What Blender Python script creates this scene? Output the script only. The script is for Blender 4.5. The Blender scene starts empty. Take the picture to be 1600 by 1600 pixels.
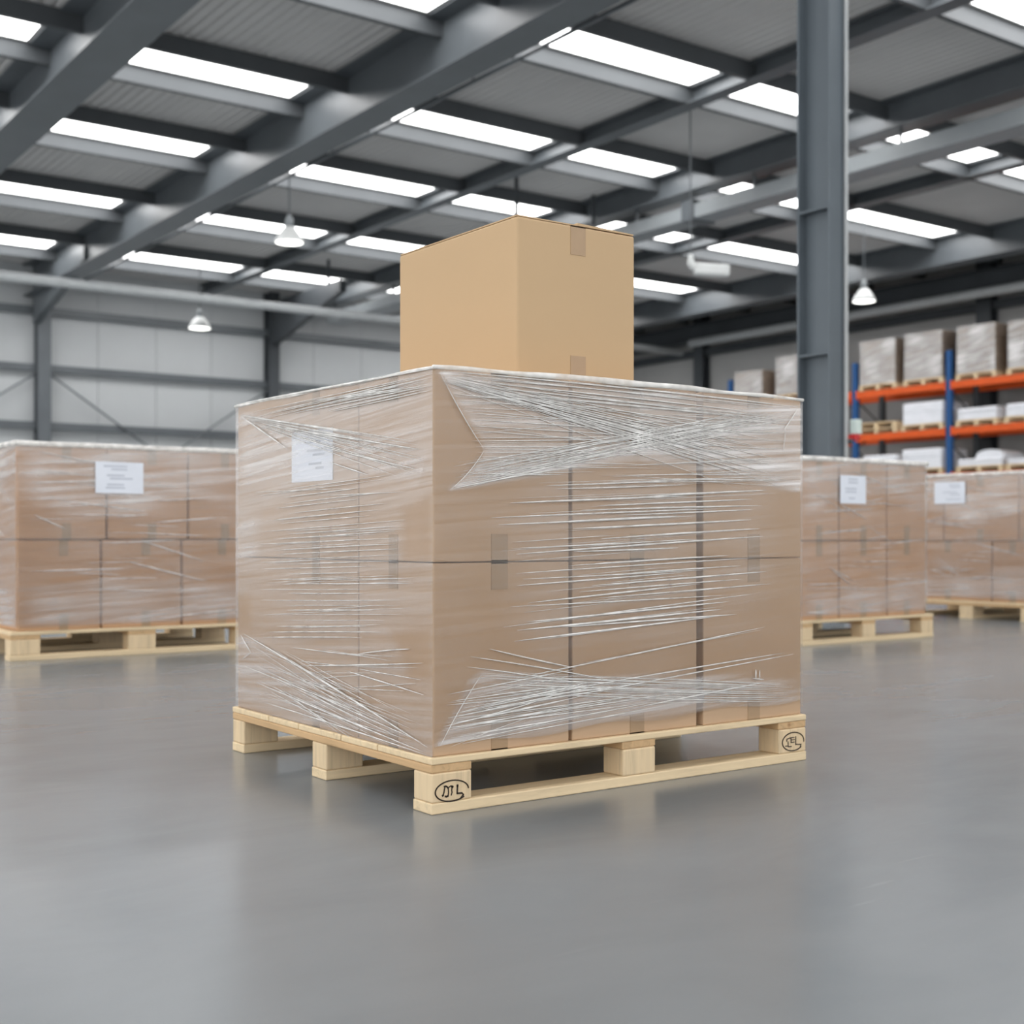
import bpy, bmesh, math, random
from mathutils import Vector, Matrix
random.seed(7)
sc = bpy.context.scene
COL = sc.collection

# ---------------------------------------------------------------- camera data (frame taken as 1600 x 1600)
F, HZ, TH = 2020.46, 837.8, math.radians(54.2836)
S_, C_ = math.sin(TH), math.cos(TH)
CAM = Vector((-1.4986, -2.3839, 0.6072))
def ray(px, py):
    a = (px-800)/F; b = (HZ-py)/F
    return Vector((C_+S_*a, S_-C_*a, b))
def at_x(px, py, x):
    r = ray(px, py); return CAM + r*((x-CAM.x)/r.x)
def at_y(px, py, y):
    r = ray(px, py); return CAM + r*((y-CAM.y)/r.y)
def at_d(px, py, d): return CAM + ray(px, py)*d
def project(p):
    d = p-CAM; w = C_*d.x+S_*d.y; r = S_*d.x-C_*d.y
    return 800+F*r/w, HZ-F*d.z/w

# ---------------------------------------------------------------- materials
def new_mat(name):
    m = bpy.data.materials.new(name); m.use_nodes = True
    nt = m.node_tree; nt.nodes.clear()
    out = nt.nodes.new('ShaderNodeOutputMaterial')
    return m, nt, out
def N(nt, t, **kw):
    n = nt.nodes.new(t)
    for k, v in kw.items():
        if k in n.inputs: n.inputs[k].default_value = v
        else: setattr(n, k, v)
    return n
def ramp(nt, stops):
    r = nt.nodes.new('ShaderNodeValToRGB'); e = r.color_ramp.elements
    while len(e) < len(stops): e.new(0.5)
    for i, (p, c) in enumerate(stops):
        e[i].position = p; e[i].color = (*c, 1) if len(c) == 3 else c
    return r
def mix_c(c, k): return tuple(min(1, x*k) for x in c)
def noise_mat(name, col, rough=0.6, var=0.12, scale=(3, 3, 3), nscale=2.0, metallic=0.0, bump=0.0, bscale=60, spec=0.4, detail=5):
    m, nt, out = new_mat(name)
    b = N(nt, 'ShaderNodeBsdfPrincipled', Roughness=rough, Metallic=metallic)
    b.inputs['Specular IOR Level'].default_value = spec
    tc = N(nt, 'ShaderNodeTexCoord'); mp = N(nt, 'ShaderNodeMapping'); mp.inputs['Scale'].default_value = scale
    oi = N(nt, 'ShaderNodeObjectInfo'); ad = N(nt, 'ShaderNodeVectorMath', operation='ADD'); cb = N(nt, 'ShaderNodeCombineXYZ')
    mu = N(nt, 'ShaderNodeMath', operation='MULTIPLY'); mu.inputs[1].default_value = 37.0
    nt.links.new(oi.outputs['Random'], mu.inputs[0])
    for i in range(3): nt.links.new(mu.outputs[0], cb.inputs[i])
    nt.links.new(tc.outputs['Object'], mp.inputs['Vector'])
    nt.links.new(mp.outputs[0], ad.inputs[0]); nt.links.new(cb.outputs[0], ad.inputs[1])
    n = N(nt, 'ShaderNodeTexNoise', Scale=nscale, Detail=detail, Roughness=0.6)
    nt.links.new(ad.outputs[0], n.inputs['Vector'])
    r = ramp(nt, [(0.3, mix_c(col, 1-var)), (0.7, mix_c(col, 1+var))])
    nt.links.new(n.outputs['Fac'], r.inputs['Fac']); nt.links.new(r.outputs[0], b.inputs['Base Color'])
    if bump:
        n2 = N(nt, 'ShaderNodeTexNoise', Scale=bscale, Detail=3); nt.links.new(ad.outputs[0], n2.inputs['Vector'])
        bp = N(nt, 'ShaderNodeBump', Strength=bump, Distance=0.002); nt.links.new(n2.outputs['Fac'], bp.inputs['Height'])
        nt.links.new(bp.outputs[0], b.inputs['Normal'])
    nt.links.new(b.outputs[0], out.inputs['Surface'])
    return m
def wood_mat(name, col, axis):
    sc_ = [26, 26, 26]; sc_[axis] = 1.6
    m, nt, out = new_mat(name)
    b = N(nt, 'ShaderNodeBsdfPrincipled', Roughness=0.72); b.inputs['Specular IOR Level'].default_value = 0.25
    tc = N(nt, 'ShaderNodeTexCoord'); mp = N(nt, 'ShaderNodeMapping'); mp.inputs['Scale'].default_value = sc_
    oi = N(nt, 'ShaderNodeObjectInfo'); mu = N(nt, 'ShaderNodeMath', operation='MULTIPLY'); mu.inputs[1].default_value = 53.0
    nt.links.new(oi.outputs['Random'], mu.inputs[0]); nt.links.new(mu.outputs[0], mp.inputs['Location'])
    nt.links.new(tc.outputs['Object'], mp.inputs['Vector'])
    n = N(nt, 'ShaderNodeTexNoise', Scale=1.6, Detail=6, Roughness=0.65, Distortion=0.9); nt.links.new(mp.outputs[0], n.inputs['Vector'])
    r = ramp(nt, [(0.25, mix_c(col, 0.74)), (0.47, col), (0.75, mix_c(col, 1.13))]); nt.links.new(n.outputs['Fac'], r.inputs['Fac'])
    # occasional darker knots
    v = N(nt, 'ShaderNodeTexVoronoi', Scale=9.0); nt.links.new(tc.outputs['Object'], v.inputs['Vector'])
    kr = ramp(nt, [(0.0, (1, 1, 1)), (0.085, (0, 0, 0))]); nt.links.new(v.outputs['Distance'], kr.inputs['Fac'])
    mx = N(nt, 'ShaderNodeMix', data_type='RGBA'); mx.inputs[7].default_value = (*mix_c((col[0], col[1]*.8, col[2]*.65), 0.55), 1)
    nt.links.new(kr.outputs[0], mx.inputs[0]); nt.links.new(r.outputs[0], mx.inputs[6]); nt.links.new(mx.outputs[2], b.inputs['Base Color'])
    bp = N(nt, 'ShaderNodeBump', Strength=0.25, Distance=0.002); nt.links.new(n.outputs['Fac'], bp.inputs['Height']); nt.links.new(bp.outputs[0], b.inputs['Normal'])
    nt.links.new(b.outputs[0], out.inputs['Surface'])
    return m
def emit_mat(name, col, st):
    m, nt, out = new_mat(name)
    e = N(nt, 'ShaderNodeEmission', Strength=st); e.inputs['Color'].default_value = (*col, 1)
    tc = N(nt, 'ShaderNodeTexCoord'); n = N(nt, 'ShaderNodeTexNoise', Scale=0.8, Detail=2); nt.links.new(tc.outputs['Object'], n.inputs['Vector'])
    r = ramp(nt, [(0.2, mix_c(col, .93)), (0.8, col)]); nt.links.new(n.outputs['Fac'], r.inputs['Fac']); nt.links.new(r.outputs[0], e.inputs['Color'])
    nt.links.new(e.outputs[0], out.inputs['Surface'])
    return m
def film_mat(name, col=(0.90, 0.87, 0.855), gain=1.0, fine=1.0, slope=0.07, gloss=0.3):
    """Clear stretch film: thickness comes from the 'density' attribute, broken up by drawn-out streaks."""
    m, nt, out = new_mat(name)
    at = N(nt, 'ShaderNodeAttribute', attribute_name='film_thickness')
    uv = N(nt, 'ShaderNodeUVMap', uv_map='UVMap')
    sx = N(nt, 'ShaderNodeSeparateXYZ'); nt.links.new(uv.outputs[0], sx.inputs[0])
    sl = N(nt, 'ShaderNodeMath', operation='MULTIPLY_ADD'); sl.inputs[1].default_value = -slope
    nt.links.new(sx.outputs[0], sl.inputs[0]); nt.links.new(sx.outputs[1], sl.inputs[2])
    cb = N(nt, 'ShaderNodeCombineXYZ'); nt.links.new(sx.outputs[0], cb.inputs[0]); nt.links.new(sl.outputs[0], cb.inputs[1])
    mp = N(nt, 'ShaderNodeMapping'); mp.inputs['Scale'].default_value = (1.5, 62*fine, 1); nt.links.new(cb.outputs[0], mp.inputs['Vector'])
    n = N(nt, 'ShaderNodeTexNoise', Scale=1.0, Detail=4, Roughness=0.6, Distortion=0.25); nt.links.new(mp.outputs[0], n.inputs['Vector'])
    r = ramp(nt, [(0.33, (.25,)*3), (0.5, (.66,)*3), (0.6, (.9,)*3), (0.72, (1.25,)*3)]); nt.links.new(n.outputs['Fac'], r.inputs['Fac'])
    mu = N(nt, 'ShaderNodeMath', operation='MULTIPLY'); nt.links.new(at.outputs['Fac'], mu.inputs[0]); nt.links.new(r.outputs[0], mu.inputs[1])
    m2 = N(nt, 'ShaderNodeMath', operation='MULTIPLY', use_clamp=True); m2.inputs[1].default_value = gain; nt.links.new(mu.outputs[0], m2.inputs[0])
    tr = N(nt, 'ShaderNodeBsdfTransparent'); tr.inputs[0].default_value = (0.985, 0.985, 0.985, 1)
    df = N(nt, 'ShaderNodeBsdfDiffuse'); df.inputs[0].default_value = (*col, 1)
    gl = N(nt, 'ShaderNodeBsdfGlossy', Roughness=0.24)
    bp = N(nt, 'ShaderNodeBump', Strength=0.22, Distance=0.002); nt.links.new(n.outputs['Fac'], bp.inputs['Height'])
    nt.links.new(bp.outputs[0], gl.inputs['Normal'])
    mx = N(nt, 'ShaderNodeMixShader', Fac=gloss); nt.links.new(df.outputs[0], mx.inputs[1]); nt.links.new(gl.outputs[0], mx.inputs[2])
    # a thin clear layer still mirrors a little
    fr = N(nt, 'ShaderNodeFresnel', IOR=1.3); nt.links.new(bp.outputs[0], fr.inputs['Normal'])
    g2 = N(nt, 'ShaderNodeBsdfGlossy', Roughness=0.16); nt.links.new(bp.outputs[0], g2.inputs['Normal'])
    mc = N(nt, 'ShaderNodeMixShader'); nt.links.new(fr.outputs[0], mc.inputs[0]); nt.links.new(tr.outputs[0], mc.inputs[1]); nt.links.new(g2.outputs[0], mc.inputs[2])
    mf = N(nt, 'ShaderNodeMixShader'); nt.links.new(m2.outputs[0], mf.inputs[0]); nt.links.new(mc.outputs[0], mf.inputs[1]); nt.links.new(mx.outputs[0], mf.inputs[2])
    nt.links.new(mf.outputs[0], out.inputs['Surface'])
    return m
def strand_mat(name, alpha, col=(0.92, 0.91, 0.9)):
    m, nt, out = new_mat(name)
    b = N(nt, 'ShaderNodeBsdfPrincipled', Roughness=0.25, Alpha=alpha); b.inputs['Base Color'].default_value = (*col, 1)
    tc = N(nt, 'ShaderNodeTexCoord'); n = N(nt, 'ShaderNodeTexNoise', Scale=14.0, Detail=2); nt.links.new(tc.outputs['Object'], n.inputs['Vector'])
    r = ramp(nt, [(0.3, (alpha*.45,)*3), (0.7, (min(1, alpha*1.35),)*3)]); nt.links.new(n.outputs['Fac'], r.inputs['Fac']); nt.links.new(r.outputs[0], b.inputs['Alpha'])
    nt.links.new(b.outputs[0], out.inputs['Surface'])
    return m

CARD = noise_mat('cardboard', (0.55, 0.38, 0.245), 0.78, 0.022, (1, 1, 3), 2.0, bump=0.08, bscale=40, spec=0.2)
CARD_TOP = noise_mat('cardboard_golden', (0.56, 0.395, 0.235), 0.78, 0.018, (1, 1, 2), 2.0, bump=0.08, bscale=40, spec=0.2)
CARD_FAR = noise_mat('cardboard_tan', (0.58, 0.36, 0.215), 0.8, 0.07, (1, 1, 10), 3.0, spec=0.2)
CARD_RACK = noise_mat('cardboard_grey', (0.50, 0.41, 0.33), 0.8, 0.2, (1, 1, 3), 4.0, spec=0.2)
TAPE = noise_mat('packing_tape', (0.40, 0.265, 0.15), 0.35, 0.06, (4, 4, 4), 3.0, spec=0.5)
WOODX = wood_mat('pine_long', (0.76, 0.60, 0.385), 0)
WOODY = wood_mat('pine_cross', (0.70, 0.525, 0.315), 1)
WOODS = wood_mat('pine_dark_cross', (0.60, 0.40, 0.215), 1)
WOODB = wood_mat('pine_block', (0.73, 0.565, 0.36), 2)
INK = noise_mat('burnt_ink', (0.055, 0.04, 0.03), 0.8, 0.2)
PAPER = noise_mat('label_paper', (0.80, 0.83, 0.90), 0.6, 0.03)
PRINT = noise_mat('label_print', (0.50, 0.53, 0.60), 0.7, 0.1)
FILM = film_mat('stretch_film', gain=1.0)
FILMFAR = film_mat('stretch_film_far', gain=1.0, fine=0.6)
STRAND = strand_mat('film_ridge', 0.78, (0.95, 0.93, 0.90))
STRANDFAR = strand_mat('film_ridge_far', 0.6, (0.95, 0.92, 0.90))
EDGE = strand_mat('film_roll', 0.85, (0.92, 0.90, 0.86))
STEEL = noise_mat('grey_steel', (0.10, 0.112, 0.122), 0.38, 0.1, (1, 1, 1), 1.5, spec=0.6)
STEEL_DK = noise_mat('dark_steel', (0.05, 0.056, 0.062), 0.45, 0.15, (1, 1, 1), 1.5)
STEEL_LT = noise_mat('pale_steel', (0.27, 0.29, 0.30), 0.4, 0.08, (1, 1, 1), 1.5)
PIPE = noise_mat('pale_pipe', (0.46, 0.48, 0.485), 0.4, 0.06)
COLM = noise_mat('column_paint', (0.115, 0.138, 0.157), 0.45, 0.06, (1, 1, 1), 2.0)
ROOF = noise_mat('roof_sheet', (0.56, 0.545, 0.53), 0.5, 0.06, (1, 1, 1), 0.7)
SKY = emit_mat('skylight', (1.0, 1.0, 1.0), 4.6)
LAMP = emit_mat('lamp_glow', (1.0, 1.0, 0.95), 3.0)
WHITE_METAL = noise_mat('white_enamel', (0.72, 0.73, 0.72), 0.35, 0.05)
BLUE = noise_mat('rack_blue', (0.012, 0.08, 0.24), 0.45, 0.08)
ORANGE = noise_mat('rack_orange', (0.72, 0.10, 0.012), 0.45, 0.06)
WHITE_LOAD = noise_mat('white_shrink', (0.80, 0.81, 0.85), 0.4, 0.06, (2, 2, 5), 3.0)
RED = noise_mat('signal_red', (0.55, 0.03, 0.03), 0.4, 0.05)
PALEGREEN = noise_mat('pale_enamel', (0.62, 0.72, 0.68), 0.4, 0.05)

def floor_mat():
    m, nt, out = new_mat('polished_concrete')
    b = N(nt, 'ShaderNodeBsdfPrincipled', Roughness=0.3); b.inputs['Specular IOR Level'].default_value = 0.5
    tc = N(nt, 'ShaderNodeTexCoord')
    mp = N(nt, 'ShaderNodeMapping'); mp.inputs['Scale'].default_value = (1.0, 2.2, 1); mp.inputs['Rotation'].default_value = (0, 0, 0.6)
    nt.links.new(tc.outputs['Object'], mp.inputs['Vector'])
    n = N(nt, 'ShaderNodeTexNoise', Scale=1.3, Detail=8, Roughness=0.62, Distortion=0.4); nt.links.new(mp.outputs[0], n.inputs['Vector'])
    r = ramp(nt, [(0.3, (0.192, 0.208, 0.218)), (0.72, (0.222, 0.238, 0.248))]); nt.links.new(n.outputs['Fac'], r.inputs['Fac'])
    # fine pale scratches
    mp2 = N(nt, 'ShaderNodeMapping'); mp2.inputs['Scale'].default_value = (2.0, 30, 1); mp2.inputs['Rotation'].default_value = (0, 0, -0.75)
    nt.links.new(tc.outputs['Object'], mp2.inputs['Vector'])
    n2 = N(nt, 'ShaderNodeTexNoise', Scale=2.2, Detail=3); nt.links.new(mp2.outputs[0], n2.inputs['Vector'])
    r2 = ramp(nt, [(0.68, (0, 0, 0)), (0.76, (0.12, 0.12, 0.12))]); nt.links.new(n2.outputs['Fac'], r2.inputs['Fac'])
    mx = N(nt, 'ShaderNodeMix', data_type='RGBA'); mx.inputs[7].default_value = (0.4, 0.41, 0.42, 1)
    nt.links.new(r2.outputs[0], mx.inputs[0]); nt.links.new(r.outputs[0], mx.inputs[6]); nt.links.new(mx.outputs[2], b.inputs['Base Color'])
    rr = ramp(nt, [(0.3, (0.19,)*3), (0.75, (0.27,)*3)]); nt.links.new(n.outputs['Fac'], rr.inputs['Fac']); nt.links.new(rr.outputs[0], b.inputs['Roughness'])
    nt.links.new(b.outputs[0], out.inputs['Surface'])
    return m
def wall_mat(name, col):
    m, nt, out = new_mat(name)
    b = N(nt, 'ShaderNodeBsdfPrincipled', Roughness=0.55)
    tc = N(nt, 'ShaderNodeTexCoord')
    n = N(nt, 'ShaderNodeTexNoise', Scale=0.5, Detail=4); nt.links.new(tc.outputs['Object'], n.inputs['Vector'])
    r = ramp(nt, [(0.3, mix_c(col, .95)), (0.7, mix_c(col, 1.04))]); nt.links.new(n.outputs['Fac'], r.inputs['Fac'])
    nt.links.new(r.outputs[0], b.inputs['Base Color']); nt.links.new(b.outputs[0], out.inputs['Surface'])
    return m
FLOOR = floor_mat()
WALL_W = wall_mat('white_cladding', (0.47, 0.485, 0.49))
WALL_G = wall_mat('grey_cladding', (0.34, 0.335, 0.325))

# ---------------------------------------------------------------- mesh helpers
class MB:
    def __init__(self): self.bm = bmesh.new()
    def box(self, lo, hi, bev=0.0, seg=2):
        b = bmesh.new(); bmesh.ops.create_cube(b, size=1.0)
        lo = Vector(lo); hi = Vector(hi)
        for v in b.verts: v.co = Vector((lo[i]+(v.co[i]+.5)*(hi[i]-lo[i]) for i in range(3)))
        if bev: bmesh.ops.bevel(b, geom=b.edges[:], offset=bev, segments=seg, profile=0.5, affect='EDGES')
        self.join(b); return self
    def join(self, b):
        me = bpy.data.meshes.new('t'); b.to_mesh(me); b.free(); self.bm.from_mesh(me); bpy.data.meshes.remove(me)
    def tube(self, pts, r, n=10, rz=None, cap=True):
        bm = self.bm; rings = []
        pts = [Vector(p) for p in pts]
        for i, p in enumerate(pts):
            t = (pts[min(i+1, len(pts)-1)]-pts[max(i-1, 0)]).normalized()
            up = Vector((0, 0, 1)) if abs(t.z) < .95 else Vector((1, 0, 0))
            a = t.cross(up).normalized(); b = a.cross(t).normalized()
            ri = r[i] if isinstance(r, (list, tuple)) else r
            rj = ri*(rz or 1)
            rings.append([bm.verts.new(p+a*math.cos(2*math.pi*k/n)*ri+b*math.sin(2*math.pi*k/n)*rj) for k in range(n)])
        for i in range(len(rings)-1):
            for k in range(n): bm.faces.new((rings[i][k], rings[i][(k+1) % n], rings[i+1][(k+1) % n], rings[i+1][k]))
        if cap: bm.faces.new(rings[0][::-1]); bm.faces.new(rings[-1])
        return self
    def lathe(self, c, prof, n=32):
        bm = self.bm; c = Vector(c); rings = []
        for (r, z) in prof: rings.append([bm.verts.new(c+Vector((r*math.cos(2*math.pi*k/n), r*math.sin(2*math.pi*k/n), z))) for k in range(n)])
        for i in range(len(rings)-1):
            for k in range(n): bm.faces.new((rings[i][k], rings[i][(k+1) % n], rings[i+1][(k+1) % n], rings[i+1][k]))
        bm.faces.new(rings[0][::-1]); bm.faces.new(rings[-1]); return self
    def prism(self, poly, axis, a, b):
        """poly: 2D outline; extruded along axis from a to b"""
        bm = self.bm
        def mk(p, t):
            if axis == 'y': return Vector((p[0], t, p[1]))
            if axis == 'x': return Vector((t, p[0], p[1]))
            return Vector((p[0], p[1], t))
        A = [bm.verts.new(mk(p, a)) for p in poly]; B = [bm.verts.new(mk(p, b)) for p in poly]
        n = len(poly)
        for i in range(n): bm.faces.new((A[i], A[(i+1) % n], B[(i+1) % n], B[i]))
        bm.faces.new(A[::-1]); bm.faces.new(B); return self
    def build(self, name, mat, parent=None, smooth=False):
        bmesh.ops.recalc_face_normals(self.bm, faces=self.bm.faces[:])
        me = bpy.data.meshes.new(name); self.bm.to_mesh(me); self.bm.free()
        me.materials.append(mat)
        if smooth: me.polygons.foreach_set('use_smooth', [True]*len(me.polygons))
        o = bpy.data.objects.new(name, me); COL.objects.link(o)
        if parent:
            o.parent = parent
            p = parent; off = Vector((0, 0, 0))
            while p: off += p.location; p = p.parent
            o.location = -off        # meshes are written in world coordinates
        return o
def recentre(o):
    """put a mesh object's origin at the middle of its base"""
    vs = o.data.vertices
    lo = Vector((min(v.co[i] for v in vs) for i in range(3))); hi = Vector((max(v.co[i] for v in vs) for i in range(3)))
    c = Vector(((lo.x+hi.x)/2, (lo.y+hi.y)/2, lo.z))
    o.data.transform(Matrix.Translation(-c)); o.location += c
    return o
def tag(o, label, cat, group=None, kind=None):
    o['label'] = label; o['category'] = cat
    if group: o['group'] = group
    if kind: o['kind'] = kind
    return o
def thing(name, loc, label, cat, group=None):
    o = bpy.data.objects.new(name, None); o.location = loc; o.empty_display_size = 0.1; COL.objects.link(o)
    return tag(o, label, cat, group)
def structure(o): o['kind'] = 'structure'; return o

# ---------------------------------------------------------------- setting
X1, Y1, ZC = 25.4, 30.0, 7.2
structure(MB().box((-12, -14, -0.2), (X1+0.3, Y1+0.3, 0)).build('floor', FLOOR))
# left-hand cladding wall, with panel joints as grooves between sheets
w = MB(); xs = -12.0
while xs < X1:
    xe = min(xs+1.5, X1)
    w.box((xs+.006, Y1, 0), (xe-.006, Y1+.12, ZC+.3)); xs += 1.5
w.box((-12, Y1+.05, 0), (X1, Y1+.2, ZC+.3))
structure(w.build('wall_left', WALL_W))
w = MB(); ys = -14.0
while ys < Y1:
    ye = min(ys+3, Y1)
    w.box((X1, ys+.006, 0), (X1+.12, ye-.006, ZC+.3)); ys += 3
w.box((X1+.05, -14, 0), (X1+.2, Y1, ZC+.3))
structure(w.build('wall_right', WALL_G))
# corrugated roof sheets between the skylight strips
ROWS = [(-6.2, -5.2), (-2.0, -1.0), (2.2, 3.2), (6.35, 7.35), (10.5, 11.5), (14.4, 15.4), (18.05, 19.1), (22.4, 23.45), (26.8, 27.95)]
ZL = ZC-.24
ROWS = [(a+(.27 if a > 9 else 0), b-.06) for a, b in ROWS]
ROWS = [(CAM.y+(a-CAM.y)*(ZL-CAM.z)/(ZC-CAM.z)+.06, b) for a, b in ROWS]
BAYS = [(-8.4, -4.8), (-4.4, -0.9), (-0.4, 3.3), (4.0, 7.12), (7.7, 11.62), (11.95, 14.42), (14.9, 18.32), (18.68, 22.65)]
cm = MB(); gaps = []; y = -14.0
for a, b in ROWS: gaps.append((y, a)); y = b
gaps.append((y, Y1+.1))
for a, b in gaps:
    pts = []; x = -12.0; k = 0
    while x < X1+.1:
        pts += [(x, ZC), (x+.07, ZC), (x+.085, ZC+.022), (x+.135, ZC+.022)]; x += .15
    bot = pts; top = [(p[0], p[1]+.03) for p in pts]
    vb = [[cm.bm.verts.new((p[0], yy, p[1])) for p in bot] for yy in (a, b)]
    vt = [[cm.bm.verts.new((p[0], yy, p[1])) for p in top] for yy in (a, b)]
    for i in range(len(pts)-1):
        cm.bm.faces.new((vb[0][i], vb[0][i+1], vb[1][i+1], vb[1][i])); cm.bm.faces.new((vt[0][i], vt[1][i], vt[1][i+1], vt[0][i+1]))
edges_x = sorted(set([-12.0, X1]+[e for b in BAYS for e in b]))
for a, b in ROWS:
    for yy in (a-.05, b): cm.box((-12, yy, ZC-.004), (X1+.1, yy+.05, ZC+.06))
    # sheet over the rafters, between the panes
    ex = [-12.0]+[e for bay in BAYS for e in bay]+[X1+.1]
    for i in range(0, len(ex), 2): cm.box((ex[i], a, ZC), (ex[i+1], b, ZC+.03))
structure(cm.build('ceiling', ROOF))
n = 0
for a, b in ROWS:
    for x0, x1 in BAYS:
        n += 1
        structure(MB().box((x0, a, ZC), (x1, b, ZC+.03)).build('window_%d' % n, SKY))
PURL = noise_mat('purlin_steel', (0.075, 0.082, 0.088), 0.5, 0.1, (1, 1, 1), 1.5)
def purlin(y, d=.22):
    structure(MB().prism([(y-.035, ZC-.004), (y+.035, ZC-.004), (y+.035, ZC-.03), (y+.0, ZC-.03), (y+.0, ZC-d+.03), (y+.05, ZC-d+.03), (y+.05, ZC-d), (y-.035, ZC-d)], 'x', -12, X1-.02).build('roof_purlin', PURL))
for i, (a, b) in enumerate(ROWS):
    purlin(a-.06, .24); purlin(b+.1, .24)
# rafters: I sections running to the left wall
def ibeam_y(name, x0, x1, z0, z1, y0, y1, mat, tf=.025, tw=.03):
    c = (x0+x1)/2
    poly = [(x0, z0), (x1, z0), (x1, z0+tf), (c+tw/2, z0+tf), (c+tw/2, z1-tf), (x1, z1-tf), (x1, z1), (x0, z1), (x0, z1-tf), (c-tw/2, z1-tf), (c-tw/2, z0+tf), (x0, z0+tf)]
    return structure(MB().prism(poly, 'y', y0, y1).build(name, mat))
T = ZC-.005
for x0, x1, z0, m in ((-4.75, -4.45, 6.6, STEEL), (-.85, -.45, 6.6, STEEL), (3.35, 3.95, 6.42, STEEL), (7.17, 7.67, 6.42, STEEL), (11.65, 11.92, 6.95, STEEL), (14.44, 14.88, 6.74, STEEL), (18.35, 18.65, 6.96, STEEL), (22.68, 23.15, 6.56, STEEL)):
    ibeam_y('roof_rafter', x0, x1, z0, T, -14, Y1-.02, m)
# haunches where the rafters meet the wall columns
for xc in (7.42, 13.66):
    structure(MB().prism([(Y1-.3, 5.75), (Y1-.3, 6.9), (Y1-4.2, 6.9), (Y1-4.2, 6.62)], 'x', xc-.09, xc+.09).build('rafter_haunch', STEEL_DK if xc > 10 else STEEL))
# wall columns, girts and bracing of the white wall
for xc in (1.5, 7.6, 13.66, 19.7):
    c = MB().box((xc-.16, Y1-.32, 0), (xc+.16, Y1-.3, T)).box((xc-.16, Y1-.025, 0), (xc+.16, Y1-.005, T)).box((xc-.02, Y1-.3, 0), (xc+.02, Y1-.02, T))
    structure(c.build('wall_column', STEEL_DK if xc > 10 else STEEL))
for z in (0.6, 2.0, 3.3, 4.7, 6.1):
    structure(MB().box((-12, Y1-.16, z-.09), (X1-.3, Y1-.004, z+.09)).build('wall_rail', STEEL))
for (xa, za, xb, zb) in ((7.7, 4.6, 13.6, .6), (13.6, 4.6, 7.7, .6), (7.5, 4.6, 1.6, .6), (1.6, 4.6, 7.5, .6)):
    structure(MB().tube([(xa, Y1-.2, za), (xb, Y1-.2, zb)], .025, 6).build('wall_brace', STEEL))
# right-hand wall: columns, dark eaves beam
for p in ((1102, 560), (1548, 490)):
    yy = at_x(p[0], p[1], X1).y
    structure(MB().box((X1-.3, yy-.2, 0), (X1-.28, yy+.2, T)).box((X1-.03, yy-.2, 0), (X1-.01, yy+.2, T)).box((X1-.28, yy-.03, 0), (X1-.02, yy+.03, T)).build('wall_column', STEEL_DK))
ibeam_y('eaves_beam', X1-.75, X1-.35, 6.25, 6.75, -14, Y1-.4, STEEL_DK)
structure(MB().box((X1-.2, -14, 5.9), (X1-.01, Y1-.4, 6.1)).build('wall_rail', STEEL_DK))
# skirting strips
structure(MB().box((-12, Y1-.03, 0), (X1-.4, Y1-.002, .15)).build('baseboard_left', STEEL_DK))
structure(MB().box((X1-.03, -14, 0), (X1-.002, Y1-.4, .15)).build('baseboard_right', STEEL_DK))

# pipes and ducts
p = MB().tube([(-4, 25.0, 5.9), (24.2, 25.0, 5.9)], .1, 14).build('hanging_pipe', PIPE, smooth=True)
tag(recentre(p), 'long pale pipe slung across the hall in front of the white wall', 'pipe')
p = MB().tube([(24.35, -6, 6.14), (24.35, 24.8, 6.14)], .11, 14).build('hanging_pipe', PIPE, smooth=True)
tag(recentre(p), 'long pale pipe running high along the grey wall above the racking', 'pipe')
t = thing('hanging_duct', (14.85, 12, 6.28), 'wide flat grey duct under the roof, behind and right of the top carton', 'duct')
MB().box((14.6, -10, 6.28), (15.1, 28.5, 6.54), .02).build('duct_run', STEEL_LT, t)
for yy in range(-8, 29, 3): MB().box((14.62, yy, 6.53), (14.66, yy+.04, 6.745)).build('hanger_strap', STEEL, t)
jy = at_x(1075, 318, 14.6).y
MB().box((14.56, jy-.15, 6.25), (15.14, jy+.15, 6.63), .02).build('duct_collar', STEEL, t)
p = MB().tube([(8.2, -6, 6.7), (8.2, Y1-.4, 6.7)], .03, 8)
for yy in range(-4, 30, 4): p.tube([(8.2, yy, 6.7), (8.2, yy, T)], .012, 6)
tag(recentre(p.build('hanging_conduit', STEEL)), 'thin grey conduit running beside the deep rafter across the skylights', 'pipe')

# rods hanging from the roof
def rod(px, y0, y1, d, label):
    a = at_d(px, y1, d)
    z1 = ZC-.01
    o = MB().tube([(a.x, a.y, a.z), (a.x, a.y, z1)], .04, 8).build('hanging_rod', STEEL_DK)
    tag(recentre(o), label, 'rod', 'rods hanging from the roof')
rod(807, 275, 340, 23.7, 'dark rod hanging from the roof right above the top carton')
rod(513, 405, 445, 30.8, 'dark rod hanging across the far skylight left of the top carton')
rod(927, 300, 352, 25.0, 'dark rod hanging above the right half of the top carton')

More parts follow.
